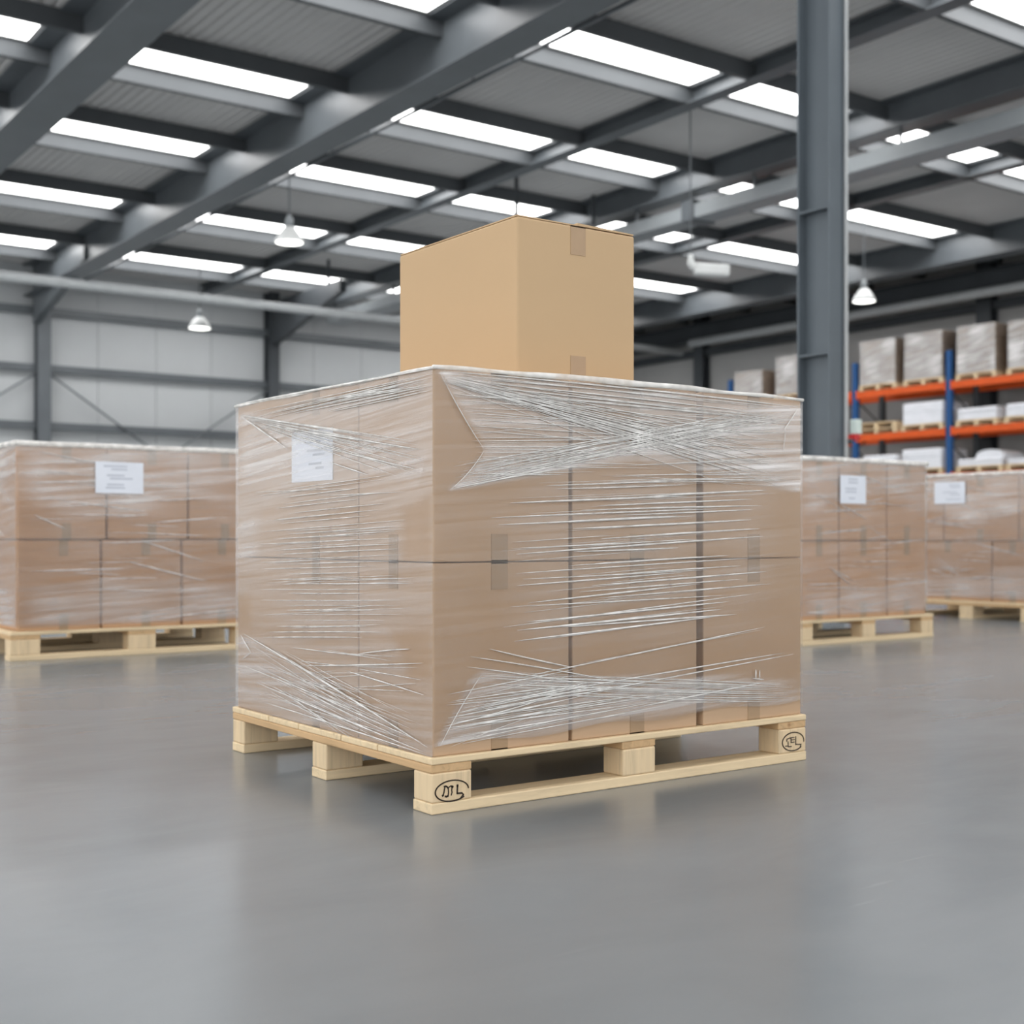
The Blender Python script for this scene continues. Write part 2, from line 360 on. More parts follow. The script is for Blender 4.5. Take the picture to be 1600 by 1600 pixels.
# high bay lamps
def lamp(px, py_rim, dia, label, zr=5.4):
    d = F*(zr-CAM.z)/(HZ-py_rim); a = at_d(px, py_rim, d); r = dia/2
    t = thing('high_bay_lamp', (a.x, a.y, a.z), label, 'lamp', 'high bay lamps')
    MB().lathe(a, [(r, .0), (r*1.0, .03), (r*.8, .12), (r*.42, .24), (r*.3, .26), (r*.3, .24), (r*.78, .10), (r*.96, .02)]).build('lamp_shade', WHITE_METAL, t, True)
    MB().lathe(a, [(r*.2, -.03), (r*.96, .0), (r*.9, .03), (r*.3, .05)]).build('lamp_lens', LAMP, t, True)
    MB().lathe(a, [(r*.3, .24), (r*.3, .36), (r*.18, .42), (.03, .45)], 20).build('lamp_housing', STEEL_LT, t, True)
    MB().tube([(a.x, a.y, a.z+.42), (a.x, a.y, ZC-.01)], .012, 6).build('hanging_wire', STEEL, t)
lamp(452, 379, .46, 'white high bay lamp hanging in front of the skylights, upper left')
lamp(312, 513, .50, 'white high bay lamp hanging low in front of the white wall')
lamp(1350, 471, .46, 'white high bay lamp hanging above the racking, right of the column')

# boxy white fixture near the duct
a = at_d(1112, 422, 20.0)
t = thing('ceiling_fixture', a, 'small white angled fixture hanging under the roof, left of the column', 'fixture')
dr = Vector((S_, -C_, 0))
q = MB(); q.box((-.27, -.09, -.09), (.27, .09, .09), .03)
o = q.build('fixture_body', WHITE_METAL, t); o.location = (0, 0, 0); o.rotation_euler = (0, 0.06, math.atan2(dr.y, dr.x))
e = a-dr*.27
MB().tube([e+Vector((0, 0, .03)), e+Vector((0, 0, .1))-dr*.05, e+Vector((0, 0, .24))-dr*.06], [.06, .06, .035], 8).build('fixture_arm', WHITE_METAL, t)
MB().tube([e+Vector((0, 0, .2))-dr*.06, Vector((e.x-dr.x*.06, e.y-dr.y*.06, ZC-.01))], .012, 6).build('hanging_wire', STEEL, t)

# ---------------------------------------------------------------- the steel column behind the loads
cc = at_d(1296, 700, 10.0)            # near left corner of the near flange
cx, cy = cc.x, cc.y; CB, CD = .19, .33
t = thing('steel_column', (cx+CB/2, cy+CD/2, 0), 'tall grey steel column rising behind the wrapped loads, left of the racking', 'column')
t['kind'] = 'thing'
MB().box((cx, cy, .02), (cx+CB, cy+.018, ZC-.01), .002).build('flange', COLM, t)
MB().box((cx, cy+CD-.018, .02), (cx+CB, cy+CD, ZC-.01), .002).build('flange', COLM, t)
MB().box((cx+CB/2-.008, cy+.018, .02), (cx+CB/2+.008, cy+CD-.018, ZC-.01)).build('web', COLM, t)
for py in (326, 553):
    z = CAM.z+(HZ-py)/F*10.1
    MB().box((cx+.004, cy+.018, z-.008), (cx+CB/2-.008, cy+CD-.018, z+.008)).build('stiffener_plate', COLM, t)
MB().box((cx-.06, cy-.06, 0), (cx+CB+.06, cy+CD+.06, .02), .003).build('base_plate', COLM, t)
p = MB().tube([(cx+CB-.02, cy-.02, .021), (cx+CB-.02, cy-.02, ZC-.01)], .016, 10).build('conduit_pipe', PIPE)
tag(recentre(p), 'pale vertical conduit fixed to the right edge of the steel column', 'pipe')
bz = CAM.z+(HZ-668)/F*10.05
t = thing('control_box', (cx+CB, cy-.06, bz-.06), 'pale control box with red button clipped to the right edge of the steel column', 'control box')
MB().box((cx+CB+.0, cy-.1, bz-.05), (cx+CB+.075, cy-.038, bz+.065), .008).build('housing', PALEGREEN, t)
MB().box((cx+CB-.012, cy-.11, bz-.1), (cx+CB+.045, cy-.038, bz-.052), .008).build('red_button_panel', RED, t)
MB().lathe((cx+CB-.035, cy-.075, bz-.13), [(.014, 0), (.018, .008), (.018, .04), (.014, .04)], 14).build('cable_gland', STEEL_DK, t, True)

# ---------------------------------------------------------------- pallets
def pallet(x0, y0, L, W, H, label, lengthwise='x', marks=False, bw=.107, bd=.078):
    """EUR type pallet; lengthwise gives the direction of deck and bottom boards"""
    t = thing('wooden_pallet', (x0+L/2, y0+W/2, 0), label, 'pallet')
    h = [0, H*.2, H*.725, H*.875, H]
    if lengthwise == 'x': A, Bn = L, W
    else: A, Bn = W, L
    def bx(a0, a1, b0, b1, z0, z1, bev=.003):
        if lengthwise == 'x': return MB().box((x0+a0, y0+b0, z0), (x0+a1, y0+b1, z1), bev)
        return MB().box((x0+b0, y0+a0, z0), (x0+b1, y0+a1, z1), bev)
    wa, wb = (WOODX, WOODY) if lengthwise == 'x' else (WOODY, WOODX)
    g = .004; k = (Bn-4*g)/(.6); wid = [k*f for f in (.135, .1, .13, .1, .135)]; b = 0
    for wd in wid: bx(0, A, b, b+wd, h[3], h[4]).build('deck_board', wa, t); b += wd+g
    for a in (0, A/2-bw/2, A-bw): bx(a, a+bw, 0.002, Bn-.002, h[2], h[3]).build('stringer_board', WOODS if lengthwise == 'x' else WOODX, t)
    blocks = []
    for i, a in enumerate((0, A/2-bw/2, A-bw)):
        for j, b in enumerate((0, Bn/2-bd/2, Bn-bd)):
            blocks.append(bx(a+.001, a+bw-.001, b+.001, b+bd-.001, h[1], h[2], .004).build('block', WOODB, t))
    for b in (0, Bn/2-bd/2, Bn-bd): bx(0, A, b, b+bd, 0, h[1]).build('bottom_board', wa, t)
    if marks:
        for bi, glyphs in ((0, 'D'), (6, 'E')):
            if bi == 0: stamp(blocks[0], x0+.0535, y0+.0008, .0478, .0435, .0228, 'D')
            else: stamp(blocks[6], x0+L-bw+.055, y0+.0008, .0545, .042, .0245, 'E')
    return t
def stroke(mb, pts, c, y, w):
    """flat inked stroke on a face looking towards -y"""
    P = [Vector((c[0]+p[0], c[1]+p[1])) for p in pts]
    for i in range(len(P)-1):
        d = (P[i+1]-P[i]); ln = d.length
        if ln < 1e-6: continue
        d /= ln; nn = Vector((-d.y, d.x))*w/2; a = P[i]-d*w*.3; b = P[i+1]+d*w*.3
        mb.prism([(a.x+nn.x, a.y+nn.y), (b.x+nn.x, b.y+nn.y), (b.x-nn.x, b.y-nn.y), (a.x-nn.x, a.y-nn.y)], 'y', y-.0008, y+.0006)
def stamp(block, cx, y, cz, rx, rz, kind):
    m = MB()
    a0, a1 = (4, 316) if kind == 'D' else (-8, 318)
    arc = [(rx*math.cos(math.radians(a0+(a1-a0)*k/44)), rz*math.sin(math.radians(a0+(a1-a0)*k/44))) for k in range(45)]
    stroke(m, arc, (cx, cz), y, .0030)
    m.build('oval_ring', INK, block)
    g = MB()
    if kind == 'D':
        L_ = [(.0030, [(-.42, .5), (-.46, .2), (-.48, -.05), (-.52, -.25), (-.57, -.36)]), (.0042, [(-.53, -.32), (-.57, -.37)]),
              (.0034, [(-.47, .50), (-.37, .52), (-.29, .42), (-.23, .28)]), (.0026, [(-.23, .28), (-.21, -.1), (-.24, -.44)]), (.0040, [(-.24, -.44), (-.33, -.5), (-.41, -.46)]),
              (.0024, [(-.2, .36), (-.08, .48), (.03, .42)]), (.0048, [(-.02, .42), (.05, .36)]), (.0026, [(.01, .38), (-.02, .05), (.0, -.14), (-.05, -.42)]),
              (.0046, [(.33, .48), (.33, .36)]), (.0036, [(.33, .4), (.31, -.33)]), (.0040, [(.31, -.33), (.6, -.36)]), (.0032, [(.6, -.36), (.69, -.52), (.54, -.77)])]
    else:
        L_ = [(.0028, [(-.6, .1), (-.58, .34), (-.28, .44)]), (.0028, [(-.47, .05), (-.46, -.42), (-.72, -.4)]), (.003, [(-.46, -.5), (-.15, -.52)]),
              (.003, [(-.2, .44), (-.18, -.1)]), (.0024, [(-.2, .44), (.1, .44)]), (.0022, [(-.12, .2), (.14, .2)]), (.0028, [(-.18, -.1), (.1, -.08)]),
              (.003, [(.24, .5), (.24, -.36)]), (.0032, [(.24, -.36), (.74, -.42)]), (.0028, [(.74, -.42), (.66, -.68)])]
    for w, pts in L_: stroke(g, [(p[0]*rx, p[1]*rz) for p in pts], (cx, cz), y, w)
    g.build('stamped_letters', INK, block)

# ---------------------------------------------------------------- cartons
def tape_strip(mb, axis, c, w, a0, a1, z, up, fold, eps=.0008):
    """tape along axis over a horizontal face at z, folded down (up=+1) or up (-1) the two end faces"""
    th = .0012
    def bx(l0, l1, h0, h1):
        zz = sorted((h0, h1))
        if axis == 'y': mb.box((c-w/2, l0, zz[0]), (c+w/2, l1, zz[1]))
        else: mb.box((l0, c-w/2, zz[0]), (l1, c+w/2, zz[1]))
    bx(a0-th, a1+th, z-up*.003, z+up*.0004)
    bx(a0-th, a0+eps*.2, z, z-up*fold); bx(a1-eps*.2, a1+th, z, z-up*fold)
def carton(lo, hi, label, group, mat=None, tape='y', bev=.006, fold=.062, tw=.045, off=0.0, cross=None, name='cardboard_carton'):
    o = MB().box(lo, hi, bev, 3).build(name, mat or CARD)
    recentre(o)
    tag(o, label, 'carton', group)
    m = MB()
    if tape == 'y': c = (lo[0]+hi[0])/2+off; a0, a1 = lo[1], hi[1]
    else: c = (lo[1]+hi[1])/2+off; a0, a1 = lo[0], hi[0]
    tape_strip(m, tape, c, tw, a0, a1, hi[2], 1, fold); m.build('packing_tape', TAPE, o)
    m = MB(); tape_strip(m, tape, c, tw, a0, a1, lo[2], -1, fold); m.build('packing_tape', TAPE, o)
    if cross is not None:                       # a second strip that folds over the other pair of faces
        m = MB(); tape_strip(m, 'x' if tape == 'y' else 'y', cross, tw*.9, lo[0] if tape == 'y' else lo[1], hi[0] if tape == 'y' else hi[1], hi[2]+.0005, 1, fold); m.build('packing_tape', TAPE, o)
        m = MB(); tape_strip(m, 'x' if tape == 'y' else 'y', cross, tw*.9, lo[0] if tape == 'y' else lo[1], hi[0] if tape == 'y' else hi[1], lo[2]-.0005, -1, fold); m.build('packing_tape', TAPE, o)
    return o

# ---------------------------------------------------------------- film
def soft_poly(px, py, poly, soft=6.0):
    """1 inside the outline, fading over `soft` outside and inside the edge"""
    inside = False; dm = 1e9; n = len(poly)
    for i in range(n):
        x1, y1 = poly[i]; x2, y2 = poly[(i+1) % n]
        if (y1 > py) != (y2 > py) and px < (x2-x1)*(py-y1)/(y2-y1)+x1: inside = not inside
        dx, dy = x2-x1, y2-y1; L2 = dx*dx+dy*dy
        tt = max(0, min(1, ((px-x1)*dx+(py-y1)*dy)/L2)) if L2 else 0
        dm = min(dm, math.hypot(px-x1-tt*dx, py-y1-tt*dy))
    s = dm if inside else -dm
    return max(0, min(1, .5+s/(2*soft)))
def band(px, py, p, q, w0, w1):
    dx, dy = q[0]-p[0], q[1]-p[1]; L2 = dx*dx+dy*dy
    tt = ((px-p[0])*dx+(py-p[1])*dy)/L2
    if tt < 0 or tt > 1: return 0
    d = abs((px-p[0])*dy-(py-p[1])*dx)/math.sqrt(L2); ww = w0+(w1-w0)*tt
    return max(0, 1-(d/ww)**2)
def film_sides(faces, name, mat, parent):
    """faces: list of (origin, along, up_height0, height1, nu, nv, density(u, z, point), outward)"""
    verts, quads, uvs, dens = [], [], [], []
    for (o, al, ln, z0, z1, nu, nv, fd, outw, bottom, ubase) in faces:
        base = len(verts)
        for j in range(nv+1):
            for i in range(nu+1):
                u = ln*i/nu; zb = z0+(bottom(i/nu) if bottom else 0); z = zb+(z1-zb)*j/nv
                p = Vector(o)+Vector(al)*u; p.z = z
                e = min(i, nu-i)/nu; bulge = .0008*min(1, e*20)*(.5+.5*math.sin(u*17+z*23)*math.sin(z*31-u*13))
                p += Vector(outw)*bulge
                verts.append(p); uvs.append((ubase+u, z)); dens.append(fd(u, z, p))
        for j in range(nv):
            for i in range(nu):
                a = base+j*(nu+1)+i; quads.append((a, a+1, a+nu+2, a+nu+1))
    me = bpy.data.meshes.new(name); me.from_pydata([tuple(v) for v in verts], [], quads)
    at = me.attributes.new('film_thickness', 'FLOAT', 'POINT'); at.data.foreach_set('value', dens)
    ul = me.uv_layers.new(name='UVMap')
    for lp in me.loops: ul.data[lp.index].uv = uvs[lp.vertex_index]
    me.materials.append(mat); me.polygons.foreach_set('use_smooth', [True]*len(me.polygons))
    o = bpy.data.objects.new(name, me); COL.objects.link(o); o.parent = parent; o.location = -parent.location
    return o
def strand(mb, a, b, outw, w, sag=0.0, h=None, n=12, wave=0.0):
    """a drawn-out ridge of film from a to b on a flat side: tapered, three-sided"""
    bm = mb.bm; a = Vector(a); b = Vector(b); outw = Vector(outw); d = (b-a).normalized(); s = outw.cross(d).normalized()
    if s.z < 0: s = -s
    h = h or w*.5; rows = []; ph = random.random()*6
    for i in range(n+1):
        t = i/n; p = a.lerp(b, t)+s*(sag*4*t*(1-t)+wave*math.sin(ph+t*7))
        ww = w*(.12+.88*math.sin(math.pi*min(1, max(0, t)))**.6)/2
        rows.append((bm.verts.new(p-s*ww), bm.verts.new(p+outw*h*ww/w*2), bm.verts.new(p+s*ww)))
    for i in range(n):
        r, q = rows[i], rows[i+1]
        bm.faces.new((r[0], q[0], q[1], r[1])); bm.faces.new((r[1], q[1], q[2], r[2])); bm.faces.new((r[2], q[2], q[0], r[0]))

# ================================================================= THE BIG LOAD IN THE MIDDLE
L, W, ZD, ZS, ZT = 1.2, 1.061, .1237, .5491, .9758
pallet(0, 0, L, W, ZD, 'pale wooden pallet with oval stamps under the big wrapped load', 'x', True)
INS = .012; G = .0082
xs = [INS, INS+(L-2*INS)/3, INS+(L-2*INS)*2/3, L-INS]
yf, yb = INS, W-INS; ym = at_x(560, 880, INS).y
xs[1] = at_y(893.5, 880, yf).x; xs[2] = at_y(1093.5, 880, yf).x
g = 'cartons of the big wrapped load'
for (z0, z1, nm) in ((ZD, ZS-.001, 'lower'), (ZS+.001, ZT, 'upper')):
    lo_hi = [((xs[0], yf, z0), (xs[1]-G, ym-.002, z1), '%s brown carton at the near corner of the big wrapped load' % nm, -.012, yf+.17),
             ((xs[1]+G*.4, yf+.002, z0), (xs[2]-G, yb, z1), '%s brown carton in the middle of the long side of the big load' % nm, .0, None),
             ((xs[2]+G*.6, yf, z0), (xs[3], yb, z1), '%s brown carton at the right end of the big load, beside the column' % nm, .0, None),
             ((xs[0], ym+.002, z0), (xs[1]+G*.3, yb, z1), '%s brown carton at the left end of the big load, away from the near corner' % nm, .0, ym+.22)]  # widened across the gap, out of view, to block light from behind
    for a, b, lb, off, cr in lo_hi:
        o = carton(a, b, lb, g, off=off, cross=cr, bev=.0035)
        if 'right end' in lb: o.rotation_euler.z = .0105      # turn added to close the gap at the back and keep light out
# carton standing on top
bx0 = .321; by0 = .126
tb = carton((bx0, by0, ZT+.006), (.694, .676, 1.376), 'tall golden-brown carton standing loose on top of the big wrapped load', None, CARD_TOP, tw=.047, fold=.072)
tb.name = 'cardboard_carton'
fl = MB()
xm = (bx0+.694)/2
fl.prism([(xm+.001, 1.3785), (.692, 1.378), (.692, 1.3815), (xm+.001, 1.385)], 'y', by0+.003, .673)
fl.build('top_flap', CARD_TOP, tb)
fl = MB(); fl.prism([(bx0+.002, 1.3765), (xm-.001, 1.377), (xm-.001, 1.380), (bx0+.002, 1.3795)], 'y', by0+.003, .673); fl.build('top_flap', CARD_TOP, tb)

# film
XF, YF = INS-.005, INS-.005          # planes of the film on the two near sides
XB, YB = L-INS+.005, W-INS+.005
film = thing('stretch_film', (L/2, W/2, ZD), 'clear stretch film wound round the big carton load at centre', 'stretch film')
TOP_POLY = [(684, 578), (722, 640), (752, 684), (758, 705), (740, 731), (702, 766), (900, 731), (1000, 720), (1100, 738), (1180, 754), (1254, 768), (1254, 636), (960, 604)]
BOT_POLY = [(680, 1172), (735, 1064), (757, 1048), (900, 1062), (1100, 1052), (1250, 1068), (1250, 1100), (1100, 1108), (890, 1128)]
MID_POLY = [(770, 800), (960, 745), (1190, 760), (1200, 900), (1150, 985), (860, 1010), (790, 960)]
def dens_front(u, z, p):
    x, y = project(p)
    d = .05+.04*math.sin(x*.02)**2
    t = soft_poly(x, y, TOP_POLY, 5)
    d += t*.33
    d += t*.36*band(x, y, (688, 584), (1252, 755), 9, 30)+t*.26*band(x, y, (702, 762), (1252, 642), 9, 20)
    if x > 1000: d += t*.10
    d += soft_poly(x, y, BOT_POLY, 7)*.36 + .22*band(x, y, (684, 1168), (1100, 1085), 12, 26)
    d += soft_poly(x, y, MID_POLY, 30)*.10
    return min(.9, d)
L_TOP = [(370, 640), (678, 578), (676, 740), (640, 745), (470, 752), (370, 770)]
L_BOT = [(370, 985), (664, 1168), (680, 1180), (368, 1104)]
L_CLR = [(628, 795), (676, 770), (677, 872), (630, 876)]; L_CLR2 = [(612, 985), (676, 980), (676, 1062), (640, 1060)]; L_CLR3 = [(370, 930), (392, 935), (392, 985), (370, 985)]
def dens_left(u, z, p):
    x, y = project(p)
    d = .25
    d += .12*soft_poly(x, y, L_TOP, 14)
    d += .16*soft_poly(x, y, [(372, 650), (430, 660), (470, 700), (460, 770), (372, 770)], 18)
    d += .2*soft_poly(x, y, [(369, 800), (405, 800), (400, 880), (369, 880)], 9)
    d += .2*soft_poly(x, y, L_BOT, 8)
    d += .12*band(x, y, (376, 652), (660, 735), 10, 34)
    for c in (L_CLR, L_CLR2, L_CLR3): d *= 1-.75*soft_poly(x, y, c, 8)
    d *= 1-.5*soft_poly(x, y, [(372, 640), (560, 600), (560, 622), (430, 648)], 6)
    return max(.03, min(.9, d))
def flat(v): return lambda u, z, p: v
wav = lambda s: .022+.018*s+.006*math.sin(s*19)
film_sides([
    ((XF, YF, 0), (1, 0, 0), XB-XF, ZD, ZT+.004, 230, 150, dens_front, (0, -1, 0), wav, 0.0),
    ((XF, YB, 0), (0, -1, 0), YB-YF, ZD+.001, ZT+.004, 150, 150, dens_left, (-1, 0, 0), None, 5.0),
    ((XB, YF, 0), (0, 1, 0), YB-YF, ZD+.02, ZT+.004, 20, 20, flat(.3), (1, 0, 0), None, 9.0),
    ((XB, YB, 0), (-1, 0, 0), XB-XF, ZD+.02, ZT+.004, 20, 20, flat(.3), (0, 1, 0), None, 13.0)], 'film_layer', FILM, film)
SF = MB()
R = random.uniform
def sf(x0, y0, x1, y1, w, sag=0.0, wave=0.0): strand(SF, at_y(x0, y0, YF-.004), at_y(x1, y1, YF-.004), (0, -1, 0), w*.00155, sag, wave=wave)
def sl(x0, y0, x1, y1, w, sag=0.0, wave=0.0): strand(SF, at_x(x0, y0, XF-.004), at_x(x1, y1, XF-.004), (-1, 0, 0), w*.0017, sag, wave=wave)
# long side: upper crossing bands
for k in range(22):
    t = k/21; sf(690+R(0, 30), 588+t*12+R(-2, 4), 1180+R(-60, 62), 690+t*70+R(-4, 4), R(1.0, 2.6), R(-.002, .002))
for k in range(20):
    t = k/19; sf(704+R(0, 45), 764-t*42+R(-3, 3), 1190+R(-40, 56), 652-t*10+R(-4, 12), R(1.0, 2.4), R(-.002, .003))
for k in range(14):
    t = k/13; sf(700+t*40+R(0, 60), 585+t*34, 1200+R(-100, 45), 634+t*32+R(-3, 3), R(1.0, 2.6), R(-.001, .003))
for k in range(26):
    y = 615+k*5.2+R(-2, 2); x = (722 if k < 4 else 735+min(k, 14)*1.2)-R(0, 22); sf(x, y, R(880, 1060), y+R(-14, 16)+(14 if k < 12 else -6), R(.7, 2.0), R(-.002, .002))
for k in range(22):
    y = 648+k*5.2; sf(R(940, 1060), y-R(-16, 16), 1236+R(-8, 8), y+R(-3, 5), R(.7, 1.8), R(-.001, .001))
sf(688, 582, 757, 703, 1.6, -.004); sf(704, 764, 900, 729, 2.6, .002); sf(757, 703, 705, 764, 1.4, -.006)
sf(1246, 640, 1225, 672, 2.6); sf(1228, 668, 1224, 705, 1.6); sf(694, 580, 1246, 636, 3.4, .004)
# long side: middle streaks, rising to the right
mids = [(850, 759, 1080, 750), (860, 764, 1090, 757), (985, 777, 1190, 766), (800, 786, 1085, 775), (930, 790, 1180, 780), (775, 809, 1130, 795), (900, 797, 1200, 790), (780, 820, 1100, 806), (900, 826, 1180, 812),
        (795, 857, 1090, 842), (800, 866, 1200, 838), (900, 862, 1050, 856), (810, 896, 1180, 872), (815, 905, 1100, 890), (800, 915, 1060, 894), (905, 925, 1150, 905), (820, 942, 1090, 912), (800, 948, 1130, 930),
        (790, 980, 1190, 928), (800, 985, 1120, 952), (810, 1002, 1130, 962), (880, 980, 1150, 960), (820, 972, 1150, 940), (930, 935, 1200, 912), (930, 915, 1190, 893), (960, 897, 1160, 884), (880, 884, 1150, 868), (960, 805, 1190, 796), (870, 815, 1060, 806), (940, 842, 1195, 826)]
for (a, b, c, d) in mids: sf(a+R(-8, 8), b, c+R(-15, 10), d, R(2.2, 4.2), R(-.001, .001))
for k in range(26):
    y = R(752, 1000); x = R(780, 960); ln = R(120, 300); sf(x, y, min(1210, x+ln), y-ln*(.03+.10*(y-750)/250), R(.6, 1.4))
sf(806, 1060, 1194, 980, 3.0); sf(900, 1038, 1190, 984, 1.4); sf(890, 1076, 1225, 1020, 2.6); sf(880, 1090, 1240, 1022, 2.4); sf(1000, 1104, 1195, 1066, 3.0)
# long side: lower crossing bands
for (a, b, c, d) in ((765, 1014, 900, 1044), (735, 1026, 950, 1062), (730, 1042, 900, 1066), (700, 1085, 900, 1045), (705, 1096, 900, 1070), (700, 1122, 930, 1072), (708, 1130, 900, 1090)): sf(a, b, c, d, R(1.8, 3.0), R(-.002, .002))
for k in range(26):
    t = k/25; sf(686+R(0, 40)+t*10, 1168-t*74+R(-5, 5), R(860, 1080), 1112-t*52+R(-8, 8), R(.9, 2.6), R(-.004, .003))
for k in range(16):
    t = k/15; sf(740+R(0, 60), 1050+t*34, 1200+R(-60, 44), 1068+t*30+R(-4, 4), R(.7, 1.8))
for k in range(10):
    sf(R(960, 1040), 1058+k*4.5, 1240+R(-10, 6), 1072+k*2.6, R(.8, 1.8))
sf(688, 1166, 754, 1052, 1.4, .004)
sf(1181, 1046, 1181, 1062, 3.0); sf(1187, 1047, 1187, 1061, 2.6); sf(1176, 1060, 1194, 1062, 2.4)
# short side
for k in range(11):
    t = k/10; sl(376+R(0, 10), 650+t*6, 650+R(-30, 14), 690+t*56+R(-3, 3), R(.9, 2.2), R(-.001, .002))
sl(376, 650, 450, 702, 3.4); sl(374, 649, 520, 672, 2.4); sl(440, 668, 655, 702, 3.0); sl(500, 698, 655, 734, 2.4); sl(515, 722, 575, 742, 2.6); sl(376, 648, 600, 684, 2.0)
for k in range(12):
    t = k/11; sl(400+t*110+R(-15, 15), 648+R(-14, 10)-t*12, 670+R(-10, 5), 588+t*22, R(.8, 2.2), R(-.001, .001))
sl(370, 632, 678, 575, 4.2); sl(390, 645, 676, 584, 1.6)
for k in range(30):
    y = 752+k*8.4+R(-2, 2); x0 = 392+R(0, 60); x1 = R(560, 648); sl(x0, y+(x1-x0)*max(0, .08-.0042*k), x1, y-(x1-x0)*max(0, .06-.003*k), R(1.0, 2.2), R(-.001, .001))
for k in range(22): y = R(760, 1010); x = R(390, 520); sl(x, y+4, x+R(60, 150), y-2, R(.7, 1.3))
sl(380, 990, 668, 1168, 3.6, .004); sl(376, 992, 392, 1020, 2.4); sl(392, 1020, 378, 1030, 2.0)
for (a, b, c, d) in ((400, 1066, 664, 1176), (470, 1075, 660, 1160), (415, 1098, 668, 1180), (540, 1048, 662, 1086), (470, 1040, 660, 1036), (560, 1022, 640, 1014), (380, 1040, 560, 1112)): sl(a, b, c, d, R(1.6, 2.6), R(-.002, .002))
for k in range(24):
    t = k/23; sl(380+R(0, 60)+t*30, 1000+t*88+R(-5, 5), 640+R(-90, 22), 1110+t*60+R(-14, 4), R(.7, 1.6), R(-.002, .002))
for k in range(12): y = R(1010, 1090); x = R(440, 560); sl(x, y, x+R(60, 110), y+R(-8, 20), R(.8, 1.6))
SF.build('film_ridges', STRAND, film, True)
# rolled upper edge of the film
def rolled(pts, r, parent, mat=EDGE):
    m = MB(); m.tube(pts, r, 10, 1.0); return m.build('rolled_edge', mat, parent, True)
pts = []; rad = []
for k in range(25):
    t = k/24; pts.append((XF+.0+t*(XB-XF), YF-.001, ZT+.001+.005*math.sin(math.pi*t*.9)*(1-.5*t)+.0012*math.sin(t*23))); rad.append(.0046+.0032*math.sin(math.pi*min(1,t*1.1))**2+.0008*math.sin(t*31))
rolled(pts, rad, film)
pts = []; rad = []
for k in range(21):
    t = k/20; pts.append((XF-.001, YF+t*(YB-YF), ZT-.001+.001*math.sin(t*17))); rad.append(.0036+.0008*math.sin(t*21))
rolled(pts, rad, film)

# ---------------------------------------------------------------- shipping labels
def label_on(plane, val, pxs, text, rows=6, rot=0):
    x0, y0, x1, y1 = pxs
    if plane == 'x':
        a = at_x(x0, (y0+y1)/2, val); b = at_x(x1, (y0+y1)/2, val); zt = at_x((x0+x1)/2, y0, val).z; zb = at_x((x0+x1)/2, y1, val).z
        yy = sorted((a.y, b.y)); o = MB().box((val-.0006, yy[0], zb), (val+.0006, yy[1], zt)).build('shipping_label', PAPER)
    else:
        a = at_y(x0, (y0+y1)/2, val); b = at_y(x1, (y0+y1)/2, val); zt = at_y((x0+x1)/2, y0, val).z; zb = at_y((x0+x1)/2, y1, val).z
        o = MB().box((a.x, val-.0006, zb), (b.x, val+.0006, zt)).build('shipping_label', PAPER)
        yy = (a.x, b.x)
    recentre(o); tag(o, text, 'label', 'shipping labels')
    m = MB(); h = zt-zb; wd = yy[1]-yy[0]
    for r in range(rows):
        z = zt-h*(.14+.78*r/rows); w = wd*R(.2, .5); s = yy[0]+wd*R(.12, .35); th = h*.022
        if r % 3 == 2: continue
        if plane == 'x': m.box((val-.0011, s, z-th), (val-.0004, s+w, z+th))
        else: m.box((s, val-.0011, z-th), (s+w, val-.0004, z+th))
    m.build('printed_lines', PRINT, o)
    return o
label_on('x', INS-.0022, (456, 672, 520, 752), 'bluish white paper label under the film on the short side of the big load', 9)

